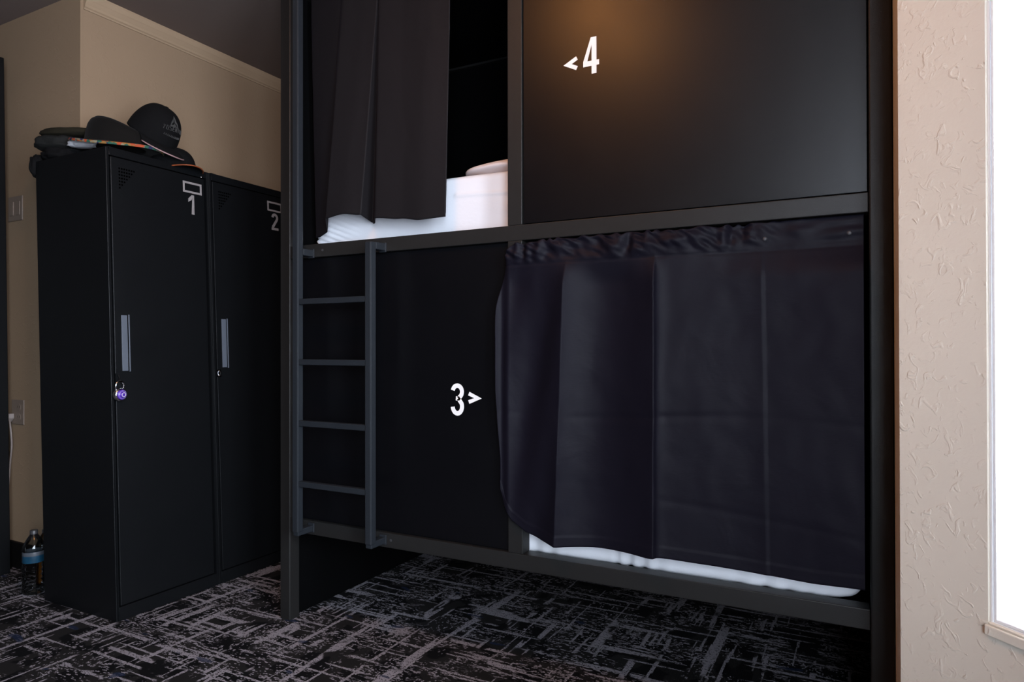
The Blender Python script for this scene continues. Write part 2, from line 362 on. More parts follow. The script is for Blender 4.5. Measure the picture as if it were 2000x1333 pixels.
# crown moulding on the left wall, black baseboards
def crown(name, pts, axis, a0, a1, mt):
    mb = MB(); mb.prism(pts, axis, a0, a1); return struct(mb.build(name, mt))
cz = 2.488
crown('trim_1', [(XL + .0006, CEIL), (XL + .0006, cz), (XL + .006, cz), (XL + .008, cz + .006), (XL + .014, cz + .010), (XL + .016, cz + .020), (XL + .026, cz + .036), (XL + .029, cz + .040), (XL + .036, CEIL - .010), (XL + .036, CEIL)], 'y', 0, 1, M_crown)
o = bpy.data.objects['trim_1']
bpy.data.objects.remove(o)
mb = MB()
prof = [(XL + .0006, CEIL - .001), (XL + .0006, cz), (XL + .006, cz), (XL + .008, cz + .006), (XL + .014, cz + .010), (XL + .016, cz + .020), (XL + .026, cz + .036), (XL + .029, cz + .040), (XL + .036, CEIL - .010), (XL + .036, CEIL - .001)]
mb.add([(x, YW + .012, z) for x, z in prof] + [(x, YB, z) for x, z in prof],
       [tuple(range(len(prof))), tuple(range(len(prof), 2 * len(prof)))[::-1]] + [(i, (i + 1) % len(prof), len(prof) + (i + 1) % len(prof), len(prof) + i) for i in range(len(prof))])
struct(mb.build('trim_1', M_crown))
mb = MB(); mb.box(XLL, XL, YW - .014, YW - .0005, 0, .12); struct(mb.build('baseboard_alcove', M_base, bevel=.003))
mb = MB(); mb.box(XL + .0005, XL + .014, YW - .0, YB, 0, .12); struct(mb.build('baseboard_left', M_base, bevel=.003))

# ------------------------------------------------------------------ bunk bed
BX0, BX1, BY0, BY1 = -1.953, .0576, 1.85, 2.84
PW = .05
UZ0, UZ1, LZ0, LZ1, TZ0, TZ1 = 1.3476, 1.3957, .335, .385, 2.37, 2.42
MX0, MX1 = -.983, -.933
bed = thing('bunk_bed', 'black metal bunk bed with privacy panels numbered 3 and 4, a ladder on its left', 'bunk bed', (0, 0, 0))
def part(mb, name, m, parent=bed, **k): return mb.build(name, m, parent, **k)
for x0 in (BX0, BX1 - PW):
    for y0 in (BY0, BY1 - PW):
        part(MB().box(x0, x0 + PW, y0, y0 + PW, 0, TZ1), 'post', M_frame, bevel=.0045, seg=3)
for z0, z1 in ((LZ1, UZ0), (UZ1, TZ0)):
    part(MB().box(MX0, MX1, BY0, BY0 + PW, z0, z1), 'centre_post', M_frame, bevel=.0022)
for z0, z1 in ((LZ0, LZ1), (UZ0, UZ1), (TZ0, TZ1)):
    for y0 in (BY0, BY1 - PW):
        part(MB().box(BX0 + PW + .0008, BX1 - PW - .0012, y0, y0 + PW, z0, z1), 'rail', M_frame, bevel=.002)
    for x0 in (BX0 + .002, BX1 - PW + .002):
        part(MB().box(x0, x0 + PW - .004, BY0 + PW, BY1 - PW, z0, z1), 'side_rail', M_frame, bevel=.002)
# decks
for z in (LZ0 + .012, UZ0 + .012):
    part(MB().box(BX0 + PW, BX1 - PW, BY0 + PW, BY1 - PW, z, z + .02), 'bed_deck', M_inner)
part(MB().box(BX0 + PW, BX1 - PW, BY0 + PW, BY1 - PW, TZ0 + .01, TZ0 + .03), 'roof_panel', M_inner)
part(MB().box(BX0 + PW, BX1 - PW, BY1 - .03, BY1 - .015, LZ1, TZ0), 'back_panel', M_inner)
part(MB().box(BX0 + .014, BX0 + .03, BY0 + PW, BY1 - PW, 0.004, TZ0), 'end_panel', M_inner)
part(MB().box(BX1 - .03, BX1 - .014, BY0 + PW, BY1 - PW, LZ1, TZ0), 'end_panel', M_inner)
# front privacy panels
p3 = part(MB().box(BX0 + PW + .002, MX0 - .002, BY0 + .014, BY0 + .028, LZ1 + .002, UZ0 - .002), 'front_panel', M_panel, bevel=.001)
p4 = part(MB().box(MX1 + .003, BX1 - PW - .003, BY0 + .005, BY0 + .019, UZ1 + .003, TZ0 - .002), 'front_panel', M_panel, bevel=.001)
setp(p3, 'glossy black lower panel marked 3'); setp(p4, 'black upper panel marked 4')
def XZ(x0, z0, sx=1, sz=1): return lambda u, v, d: (x0 + u * sx, d, z0 + v * sz)
# numbers (49 x 102 mm condensed bold)
def three(mb, plane, d0, d1):
    top = arc(.0245, .0765, .0175, .0195, 168, -62, 18); bot = arc(.0245, .0285, .0178, .0225, 62, -176, 20)
    ribbon(mb, top[:-1] + [(.0285, .0545)], .0145, plane, d0, d1)
    ribbon(mb, [(.0285, .0545)] + bot[3:], .0145, plane, d0, d1)
    ribbon(mb, [(.019, .0545), (.033, .0545)], .0135, plane, d0, d1)
n3 = MB(); three(n3, XZ(-1.200, .7985), BY0 + .0138, BY0 + .0128); setp(n3.build('number', M_white, p3), 'white number 3')
a3 = MB(); ribbon(a3, [(.0, .0325), (.034, .0185), (.0, .0055)], .0125, XZ(-1.1320, .8375), BY0 + .0138, BY0 + .0128); setp(a3.build('arrow', M_white, p3), 'white arrow pointing right')
n4 = MB(); pl = XZ(-.7325, 1.8185)
dd = (BY0 + .0048, BY0 + .0038)
n4.add([pl(u, v, d) for d in dd for u, v in ((.026, 0), (.041, 0), (.041, .107), (.026, .107))], [(0, 1, 2, 3), (4, 5, 6, 7), (0, 1, 5, 4), (1, 2, 6, 5), (2, 3, 7, 6), (3, 0, 4, 7)])
n4.add([pl(u, v, d) for d in (dd[0], dd[1] - .0001) for u, v in ((0, .0235), (.049, .0235), (.049, .0385), (0, .0385))], [(0, 1, 2, 3), (4, 5, 6, 7), (0, 1, 5, 4), (1, 2, 6, 5), (2, 3, 7, 6), (3, 0, 4, 7)])
n4.add([pl(u, v, d) for d in (dd[0], dd[1] - .0002) for u, v in ((0, .0385), (.0125, .0385), (.032, .107), (.0235, .107))], [(0, 1, 2, 3), (4, 5, 6, 7), (0, 1, 5, 4), (1, 2, 6, 5), (2, 3, 7, 6), (3, 0, 4, 7)])
setp(n4.build('number', M_white, p4), 'white number 4')
a4 = MB(); ribbon(a4, [(.034, .0365), (.004, .0215), (.034, .0065)], .0118, XZ(-.7865, 1.8375), dd[0], dd[1]); setp(a4.build('arrow', M_white, p4), 'white arrow pointing left')
# ladder, bolted in front of the frame
LX0, LX1 = -1.807, -1.479        # left faces of the stiles
SW, SD = .027, .028
LY = BY0 - .083                  # front face of the stiles
ld = MB()
ld.box(LX0, LX0 + SW, LY, LY + SD, .362, TZ1 - .02); ld.box(LX1, LX1 + SW, LY, LY + SD, .362, 1.372)
ladder = part(ld, 'ladder', M_ladder, bevel=.004)
for z in (1.181, .967, .750, .535):
    part(MB().box(LX0 + SW, LX1, LY + .004, LY + .024, z - .010, z + .010), 'rung', M_ladder, ladder, bevel=.002)
for x in (LX0, LX1):
    for z in (1.361, .362) if x == LX1 else (1.361, .362, TZ1 - .035):
        br = MB(); br.box(x + (0 if z > 1 else .0012), x + SW - (0 if z > 1 else .0012), LY + (SD if z > 1 else .004), BY0 - .006, z - .0125, z + (.0125 if z > 1 else .010)); br.box(x - .0015, x + SW + .0015, BY0 - .006, BY0 - .0003, z - .017, z + .017)
        part(br, 'bracket', M_ladder, ladder, bevel=.003)
for (x, z) in ((LX0 + .065, 1.371), (LX1 + SW + .018, .362)):
    b_ = MB(); b_.tube([(x, BY0 - .0015, z), (x, BY0 + .004, z)], .0045, 12); part(b_, 'bolt', M_screw)

# ------------------------------------------------------------------ mattresses and pillow
def soft_box(x0, x1, y0, y1, z0, z1, r, nx, ny, nz, fn):
    """closed rounded box, fn(x, y, z, nrm) -> displaced point"""
    mb = MB()
    c = Vector(((x0 + x1) / 2, (y0 + y1) / 2, (z0 + z1) / 2)); h = Vector(((x1 - x0) / 2, (y1 - y0) / 2, (z1 - z0) / 2))
    def pt(q):
        inner = Vector([max(-h[i] + r, min(h[i] - r, q[i])) for i in range(3)]); dlt = q - inner
        if dlt.length < 1e-9: n = Vector((0, 0, 0))
        else: n = dlt.normalized()
        p = inner + n * r if dlt.length > 0 else q
        return fn(c + p, n)
    def face(ax, s_, na, nb):
        a, b = [i for i in range(3) if i != ax]
        def f(u, v):
            q = Vector((0, 0, 0)); q[ax] = s_ * h[ax]; q[a] = h[a] * (2 * u - 1); q[b] = h[b] * (2 * v - 1); return pt(q)
        mb.grid(na, nb, f)
    for s_ in (-1, 1):
        face(0, s_, ny, nz); face(1, s_, nx, nz); face(2, s_, nx, ny)
    return mb
def build_soft(mb, name, m, parent=None):
    o = mb.build(name, m, parent, smooth=True)
    bm = bmesh.new(); bm.from_mesh(o.data); bmesh.ops.remove_doubles(bm, verts=bm.verts, dist=.0006); bmesh.ops.recalc_face_normals(bm, faces=bm.faces); bm.to_mesh(o.data); bm.free()
    for p in o.data.polygons: p.use_smooth = True
    return o
def wr_up(p, n):
    k = 0
    xl = max(0, 1 - abs(p.x + 1.82) / .16)                        # gathers at the foot corner
    k += xl * .006 * math.sin((p.x * 1.2 + (p.z - 1.4) * 3.2) * 95)
    xr = max(0, 1 - abs(p.x + .99) / .07)                         # tucks beside the centre post
    k += xr * .007 * math.sin(p.z * 100 + p.x * 14)
    k += .004 * noise.noise(Vector((p.x * 4, p.y * 4, p.z * 9)))
    k += .004 * math.exp(-((p.z - 1.53 - .02 * math.sin(p.x * 3)) / .006) ** 2) * (1 if p.x > -1.25 else 0)
    return p + n * k
mt = build_soft(soft_box(-1.885, -.02, 1.965, 2.76, UZ0 + .034, 1.607, .022, 260, 60, 46, wr_up), 'mattress', M_sheet)
setp(mt, 'white-sheeted mattress on the upper bunk behind the short curtain', 'mattress', 'mattresses in the bunk bed')
def wr_lo(p, n):
    k = .006 * noise.noise(Vector((p.x * 5, p.y * 4, p.z * 12))) + .0035 * math.sin(p.x * 120 + 5 * math.sin(p.x * 9)) * max(0, noise.noise(Vector((p.x * 6, 3.1, 0))) + .25) * 1.6
    q = p + n * k
    w = max(0, (p.x + .12) / .10)
    if p.x > -.12: q.z += .022 * min(1, w) ** 2 * max(0, 1 - (p.z - .37) / .2)
    return q
ml = build_soft(soft_box(-1.885, -.012, 1.915, 2.76, LZ0 + .034, .56, .03, 360, 40, 30, wr_lo), 'mattress', M_sheet)
setp(ml, 'white-sheeted mattress on the lower bunk, a strip showing under the long curtain', 'mattress', 'mattresses in the bunk bed')
pb = MB()
def pil(u, v):
    a = 2 * PI * u; b = PI * (v - .5); cb = math.cos(b)
    sx_ = abs(math.cos(a)) ** .55 * (1 if math.cos(a) > 0 else -1) * cb ** .6; sy_ = abs(math.sin(a)) ** .55 * (1 if math.sin(a) > 0 else -1) * cb ** .6
    x = .30 * sx_; y = .20 * sy_; z = .028 * math.sin(b) + .005 * noise.noise(Vector((x * 12, y * 12, v * 3)))
    return (-.955 + x * 1.1, 2.19 + y, 1.6375 + z)
pb.grid(48, 24, pil, close_u=True)
setp(pb.build('pillow', M_pillow, smooth=True), 'pale pillow lying on the upper mattress beside the centre post', 'pillow')

# ------------------------------------------------------------------ lower curtain
def lerp(a, b, t): return a + (b - a) * t
def interp(t, pts):
    if t <= pts[0][0]: return pts[0][1]
    for (a, b), (c, d) in zip(pts, pts[1:]):
        if t <= c: return lerp(b, d, (t - a) / (c - a))
    return pts[-1][1]
def sstep(a, b, t): t = max(0, min(1, (t - a) / (b - a))); return t * t * (3 - 2 * t)
CZT = UZ0 - .002
def low_curtain(s, v):
    # s: 0 left .. 1 right ; v: 0 top .. 1 bottom
    x_top = lerp(-.972, -.0035, s); 
    xb = lerp(-1.0, -.004, s)
    bz = interp(xb, [(-1.0, .585), (-.985, .53), (-.96, .492), (-.913, .462), (-.855, .446), (-.80, .437), (-.70, .441), (-.535, .443), (-.508, .446), (-.3, .436), (-.24, .434), (-.12, .432), (0, .440)])
    tz = interp(x_top, [(-.975, 1.306), (-.955, 1.325), (-.93, 1.337), (-.8, 1.3425), (0, CZT)])
    z = lerp(tz, bz, v)
    tt = (CZT - z) / (CZT - .41)
    x = lerp(x_top, xb, sstep(0, .25, v))
    left = 1 - sstep(0, .12, s)
    x -= .012 * left * math.sin(PI * min(1, v * 1.15)) 
    # ironed creases standing towards the room
    c1 = lerp(-.771, -.806, tt); c2 = lerp(-.511, -.513, tt); c3 = lerp(-.242, -.230, tt)
    edges = [(-1.01, 0), (c1, 1), (c2, 1), (c3, .45), (.02, 0)]
    y = 0
    amp = sstep(.06, .16, tt)
    for i in range(4):
        a, b = edges[i][0], edges[i + 1][0]
        if a <= x <= b or (i == 3 and x > b) or (i == 0 and x < a):
            t = max(0, min(1, (x - a) / (b - a)))
            D_ = (.040, .046, .026, .0)[i]
            y = D_ * math.sin(PI * t ** (.80, .85, .45, 1)[i])
            if i == 2: y -= .014 * t
            if i == 3: y = -.014 + .003 * sstep(0, .05, t) - .034 * t
            break
    y *= amp
    # soft left lobe with diagonal drape
    if x < c1:
        t = (x + 1.0) / (c1 + 1.0)
        y += amp * (.008 * math.sin(t * 7 + tt * 9) * math.sin(PI * min(1, max(0, t))) * (1 - .3 * tt))
        y += .045 * (1 - sstep(0, .16, t)) * (1 if tt > .05 else 0) * .5
    # elastic header
    hd = 1 - sstep(.045, .085, tt)
    gx = 1 - sstep(-.36, -.12, x)
    ph = x * 95 + 5 * math.sin(x * 23) + 2.2 * math.sin(x * 61)
    y += hd * gx * (.020 * noise.noise(Vector((x * 15 + 1.2 * math.sin(x * 21), tt * 9 + x * 2, .7))) + .009 * noise.noise(Vector((x * 38 - tt * 30, tt * 40 - x * 9, 5.1))))
    y += hd * .005 * noise.noise(Vector((x * 14, tt * 50, 2.2)))
    seam = math.exp(-((tt - .082) / .0035) ** 2); y += .0022 * seam
    y -= .004 * math.exp(-((tt - .045) / .03) ** 2)
    # gentle sags, fold-line across the middle
    y += .004 * noise.noise(Vector((x * 5, tt * 5, 7.7))) + .0015 * noise.noise(Vector((x * 22, tt * 14, 1.7)))
    fl_ = .555 + .012 * math.sin(x * 6) ; y += .0014 * math.exp(-((tt - fl_) / .012) ** 2) * (1 + .6 * math.sin(x * 9))
    y += .0010 * math.exp(-((tt - .80 - .10 * (x + .45)) / .012) ** 2) * (1 if x > -.52 else .3)
    if v > .965: y -= .0015
    base = lerp(-.015, -.004, sstep(-.96, -.2, x))
    base = base + (.030 * sstep(-.5, -.24, x))
    y = base - .014 * (1 - sstep(0, .05, tt)) * 0 + y - .030 * amp * (1 - sstep(-.5, -.1, x)) * .8 - .010
    if tt < .03 and x > -.93: y += .0
    z += gx * (1 - sstep(0, .02, v)) * -.0035 * (1 + math.sin(ph * .9))
    return (x, BY0 + min(y, .004 if x < MX1 + .01 else .05) - .004, z)
cu = MB(); cu.grid(440, 220, low_curtain)
ct = thing('curtain', 'long black satin curtain closing the lower bunk, gathered along its top edge', 'curtain', (0, 0, 0))
cpanel = cu.build('curtain_panel', M_curtain, ct, smooth=True, solid=.0012)
for (x, z) in ((-.231, 1.300), (-.035, 1.300)):
    yy = BY0 - .012
    best = min(((abs(vv[0] - x) + abs(vv[2] - z)), vv[1]) for vv in cu.v)[1]
    sc = MB(); sc.lathe([(0, .0042), (.003, .004), (.0052, .0026), (.006, 0), (.006, -.006), (0, -.006)], 20)
    o = sc.build('snap_button', M_screw, ct, smooth=True, loc=(x, best - .0008, z)); o.rotation_euler = (PI / 2, 0, 0)

# ------------------------------------------------------------------ upper curtain (drawn to the left)
top_p = [(-1.880, .080), (-1.80, .050), (-1.70, .012), (-1.672, -.006), (-1.60, .000), (-1.520, .004), (-1.518, .012), (-1.512, .006), (-1.508, -.004), (-1.40, .003), (-1.30, -.002), (-1.217, .004)]
bot_p = [(-1.880, .120), (-1.83, .075), (-1.768, .030), (-1.762, -.004), (-1.68, -.010), (-1.600, .002), (-1.597, .108), (-1.560, .052), (-1.524, -.010), (-1.42, -.004), (-1.33, -.016), (-1.232, -.004)]
bz_p = [1.440, 1.437, 1.446, 1.492, 1.500, 1.492, 1.474, 1.462, 1.472, 1.462, 1.449, 1.452]
seg_n = [10, 10, 10, 16, 16, 8, 12, 8, 16, 16, 16]
def up_curtain():
    mb = MB(); cols = []
    for i in range(len(top_p) - 1):
        for k in range(seg_n[i] + (1 if i == len(top_p) - 2 else 0)):
            t = k / seg_n[i]; te = t * t * (3 - 2 * t) if abs(top_p[i][1] - top_p[i + 1][1]) < .02 else t
            cols.append((lerp(top_p[i][0], top_p[i + 1][0], t), lerp(top_p[i][1], top_p[i + 1][1], te), lerp(bot_p[i][0], bot_p[i + 1][0], t), lerp(bot_p[i][1], bot_p[i + 1][1], te), lerp(bz_p[i], bz_p[i + 1], te)))
    nz = 120; vs = []
    for (xt, yt, xb, yb, zb) in cols:
        for j in range(nz):
            v = j / (nz - 1); z = lerp(2.365, zb, v); q = max(0, min(1, (2.27 - z) / (2.27 - 1.45)))
            x = lerp(xt, xb, q); y = lerp(yt, yb, q)
            y += .0035 * noise.noise(Vector((x * 8, z * 5, 4.4))) + .001 * noise.noise(Vector((x * 30, z * 12, 1)))
            y += .0016 * math.exp(-((z - 2.02 + .05 * x) / .006) ** 2)
            if v > .985: y -= .0018
            vs.append((x, BY0 + .036 + y * .62, z))
    n = len(cols); mb.add(vs, [(i * nz + j, (i + 1) * nz + j, (i + 1) * nz + j + 1, i * nz + j + 1) for i in range(n - 1) for j in range(nz - 1)])
    return mb
uc = up_curtain()
o = uc.build('curtain', M_curtain2, None, smooth=True, solid=.0012)
setp(o, 'black pleated curtain drawn aside at the upper bunk above the ladder', 'curtain')

# ------------------------------------------------------------------ lockers
LEAN = .0415
def YZ(y0, z0): return lambda u, v, d: (d, y0 + u, z0 + v)
LW, LD, LH = .450, .474, 1.78
def make_locker(y0, num, label, lock):
    xf = -2.461
    t = thing('locker', label, 'locker', (0, 0, 0), group='numbered lockers against the left wall')
    b = MB()
    xb = xf - LD
    b.box(xb, xf - .002, y0, y0 + .012, .0, LH); b.box(xb, xf - .002, y0 + LW - .012, y0 + LW, .0, LH)           # sides
    b.box(xb, xb + .004, y0 + .012, y0 + LW - .012, 0, LH)                                                   # back
    b.box(xb + .004, xf - .002, y0 + .012, y0 + LW - .012, LH - .03, LH); b.box(xb + .004, xf - .002, y0 + .012, y0 + LW - .012, 0, .05)
    b.box(xb + .004, xf - .022, y0 + .012, y0 + LW - .012, .9, .915)
    b.build('body', M_locker, t, bevel=.0022, lean=LEAN)
    d = MB(); dy0, dy1 = y0 + .017, y0 + LW - .024
    d.box(xf - .020, xf - .001, dy0, dy1, .055, LH - .034)
    door = d.build('door', M_locker, t, bevel=.0022, lean=LEAN)
    h = MB()                                                                                                 # perforations: a triangle of vent holes
    for r in range(7):
        for c in range(7 - r):
            yy = y0 + .050 + c * .0098; zz = 1.706 - r * .0125
            h.add([(xf + .0002, yy +   .0037 * math.cos(a * PI / 4), zz +   .0037 * math.sin(a * PI / 4)) for a in range(8)], [tuple(range(8))])
    h.build('vent_holes', M_locker_in, door, lean=LEAN)
    # recessed handle
    h = MB(); ya, yb, za, zb = y0 + .043, y0 + .078, .930, 1.142
    h.box(xf - .0005, xf + .0030, ya, ya + .023, za, zb); h.box(xf - .0005, xf + .0012, ya + .023, ya + .0275, za, zb, 1); h.box(xf - .0005, xf + .0045, ya + .0275, ya + .0315, za - .003, zb + .003)
    h.build('handle', [M_handle, M_locker_in], door, bevel=.0012, lean=LEAN)
    # printed name-plate frame and number
    pl_ = YZ(y0, 0); g = MB(); fa, fb, ga, gb, wd = .322, .412, 1.6715, 1.7185, .0085
    e0, e1 = xf - .0002, xf + .0006
    g.box(e0, e1, y0 + fa, y0 + fb, gb - wd, gb); g.box(e0, e1, y0 + fa, y0 + fb, ga, ga + wd)
    g.box(e0, e1, y0 + fa, y0 + fa + wd, ga + wd, gb - wd); g.box(e0, e1, y0 + fb - wd, y0 + fb, ga + wd, gb - wd)
    g.build('name_plate', M_plate, door, lean=LEAN)
    nb = MB()
    P_ = YZ(y0 + .345, 1.582)
    if num == 1:
        nb.add([P_(u, v, d_) for d_ in (e0, e1) for u, v in ((.0155, 0), (.029, 0), (.029, .082), (.021, .082))], [(0, 1, 2, 3), (4, 5, 6, 7), (0, 1, 5, 4), (1, 2, 6, 5), (2, 3, 7, 6), (3, 0, 4, 7)])
        nb.add([P_(u, v, d_) for d_ in (e0, e1 + .0001) for u, v in ((.001, .051), (.0165, .060), (.024, .082), (.0175, .082), (.001, .065))], [(0, 1, 2, 3, 4), (5, 6, 7, 8, 9), (0, 1, 6, 5), (1, 2, 7, 6), (2, 3, 8, 7), (3, 4, 9, 8), (4, 0, 5, 9)])
    else:
        ribbon(nb, arc(.021, .060, .0145, .0155, 175, -30, 14) + [(.006, .012)], .0125, P_, e0, e1)
        ribbon(nb, [(0, .006), (.042, .006)], .012, P_, e0, e1 + .0001)
    setp(nb.build('number', M_plate, door, lean=LEAN), 'number %d' % num)
    rv = MB(); rv.lathe([(0, .0015), (.003, .001), (.0035, 0)], 12); o_ = rv.build('rivet', M_chrome, t, smooth=True, loc=(xf - LEAN * 1.752 - .0005, y0 + LW - .036, 1.752)); o_.rotation_euler = (0, PI / 2, 0)
    hs = MB()
    zz = .905
    hs.tube([(xf - .003, y0 + .024, zz - .010), (xf + .006, y0 + .024, zz - .010), (xf + .011, y0 + .024, zz), (xf + .006, y0 + .024, zz + .010), (xf - .003, y0 + .024, zz + .010)], .0022, 8)
    hs.box(xf - .001, xf + .0015, y0 + .016, y0 + .034, zz - .016, zz + .016)
    hs.build('hasp', M_locker if lock else M_chrome, t, smooth=False, lean=LEAN)
    return t
make_locker(1.545, 1, 'black metal locker numbered 1 with hats piled on its top', True)
make_locker(1.545 + LW + .001, 2, 'black metal locker numbered 2, half behind the bunk bed post', False)
# a third one further behind the bed keeps the row going only as far as the photo shows; two are enough

# padlock
lk = thing('padlock', 'small steel padlock with purple dial on locker 1', 'padlock', (-2.4845, 1.569, .842), (0, 0, math.radians(6)))
bd = MB(); bd.lathe([(0, -.010), (.020, -.010), (.0245, -.007), (.0255, 0), (.0245, .006), (.021, .009), (.0195, .0095), (0, .0095)], 40)
o = bd.build('lock_body', M_chrome, lk, smooth=True); o.rotation_euler = (0, PI / 2, 0)
dl = MB(); dl.lathe([(0, .0098), (.019, .0098), (.0195, .0125), (.017, .0150), (.0105, .0158), (.010, .0205), (.0085, .0215), (0, .0215)], 40)
o2 = dl.build('dial', M_purple, lk, smooth=True); o2.rotation_euler = (0, PI / 2, 0)
rg = MB()
for k in range(20):
    a = 2 * PI * k / 20; ca, sa = math.cos(a), math.sin(a)
    rg.tube([(.0156, .0128 * ca, .0128 * sa), (.0150, .0165 * ca, .0165 * sa)], .0004, 5)
rg.tube([(.0216, .0075 * math.cos(2 * PI * k / 24), .0075 * math.sin(2 * PI * k / 24)) for k in range(25)], .0009, 6)
rg.build('dial_marks', M_white, o2).rotation_euler = (0, -PI / 2, 0)
sh = MB(); pts = [(0, -.0165, .012), (0, -.0165, .034)] + [(0, .0165 * math.cos(math.radians(180 - a)), .034 + .0165 * math.sin(math.radians(a))) for a in range(15, 180, 15)] + [(0, .0165, .034), (0, .0165, .012)]
sh.tube(pts, .0036, 12); sh.build('shackle', M_chrome, lk, smooth=True)

# ------------------------------------------------------------------ things on locker 1
TOPZ = LH + .0005
# jackets folded at the back left corner
def lump(name, label, cat, c, r, m, rz=0, seed=0, amp=.18, flat=.7, ns=5):
    mb = MB()
    def f(u, v):
        a = 2 * PI * u; b = PI * (v - .5); cb = math.cos(b)
        d = Vector((cb * math.cos(a), cb * math.sin(a), math.sin(b)))
        k = 1 + amp * noise.noise(d * ns * .4 + Vector((seed, 0, 0))) + amp * .45 * noise.noise(d * ns + Vector((0, seed, 0)))
        sq = lambda t, e: (abs(t) ** e) * (1 if t > 0 else -1)
        x, y, z = r[0] * sq(d.x, .8) * k, r[1] * sq(d.y, .8) * k, r[2] * sq(d.z, flat) * (k if d.z > 0 else 1)
        return (x, y, z)
    mb.grid(64, 34, f, close_u=True)
    o = mb.build(name, m, None, smooth=True, loc=c); o.rotation_euler = (0, 0, rz)
    return setp(o, label, cat)
RZ = math.atan2(.4636, .886)
tz_ = lump('trousers', 'black folded trousers at the bottom of the pile, hanging over the back of locker 1', 'clothes', (-2.955, 1.640, 1.813), (.088, .086, .029), M_black_cloth, RZ, 3)
lg_ = lump('trouser_leg', None, None, (-.104, -.030, -.046), (.024, .036, .048), M_black_cloth, .3, 41, .22); lg_.parent = tz_
lump('jacket', 'charcoal folded jacket on locker 1 below the olive cloth', 'jacket', (-2.975, 1.630, 1.862), (.094, .082, .033), M_gjacket, RZ, 9, .15)
lump('olive_cloth', 'olive cloth lying flat at the left of the hat pile', 'cloth', (-2.928, 1.662, 1.908), (.135, .075, .0185), M_olive, RZ, 14, .10, .5)
lump('plastic_bag', 'crumpled white plastic bag tucked under the wide-brimmed hat', 'bag', (-2.822, 1.622, 1.846), (.054, .026, .0160), M_bag, RZ + .1, 21, .22)
# box-like stack carrying the hats
lump('knitted_hat', 'black knitted hat squashed beneath the wide-brimmed hat on locker 1', 'hat', (-2.770, 1.750, 1.8045), (.100, .095, .0235), M_black_cloth, RZ, 27, .06, .6)

# wide-brimmed hat: local +x runs along the picture's right, z up
hat = thing('wide_brimmed_hat', 'dark felt hat with multicoloured woven brim edge on locker 1', 'hat', (-2.738, 1.715, 1.844), (math.radians(-2), math.radians(4.5), RZ))
cr = MB(); nsec = 56; levels = [(0, 1.0), (.02, .985), (.05, .97), (.08, .93), (.10, .86), (.112, .74), (.119, .55), (.121, .28), (.120, 0)]
def crown_pt(u, v):
    i = v * (len(levels) - 1); j = min(int(i), len(levels) - 2); t = i - j
    z = lerp(levels[j][0], levels[j + 1][0], t); k = lerp(levels[j][1], levels[j + 1][1], t)
    a = 2 * PI * u; x = .128 * k * math.cos(a); y = .092 * k * math.sin(a)
    hs = 1 - .36 * sstep(-.08, .13, x)                                 # crown slopes down to the right
    dent = .012 * math.exp(-(y / .03) ** 2) * sstep(.085, .12, z)
    return (x, y, z * hs - dent)
cr.grid(nsec, 30, crown_pt, close_u=True); cr.build('crown', M_felt, hat, smooth=True)
br = MB()
def brim_pt(u, v):
    a = 2 * PI * u; k = lerp(.98, 1.0, 0); rx = lerp(.112, .182, v); ry = lerp(.084, .125, v)
    z = .001 + .016 * v ** 1.5 * math.cos(2 * a) * .5 - .004 * v + .010 * v * v * (math.cos(a) < -.2) * (-math.cos(a) - .2)
    return (rx * math.cos(a), ry * math.sin(a), z)
br.grid(72, 12, brim_pt, close_u=True); br.build('brim', M_felt, hat, smooth=True, solid=.004)
bb = MB()
def band_pt(u, v):
    a = 2 * PI * u; p = brim_pt(u, 1); k = 1.0 + .012 * math.sin(PI * v)
    return (p[0] * (k - .12 * (v > .99) * 0), p[1] * k, p[2] - .001 - .0105 * v)
bb.grid(90, 6, band_pt, close_u=True); bb.build('brim_edging', M_woven, hat, smooth=True, solid=.003)

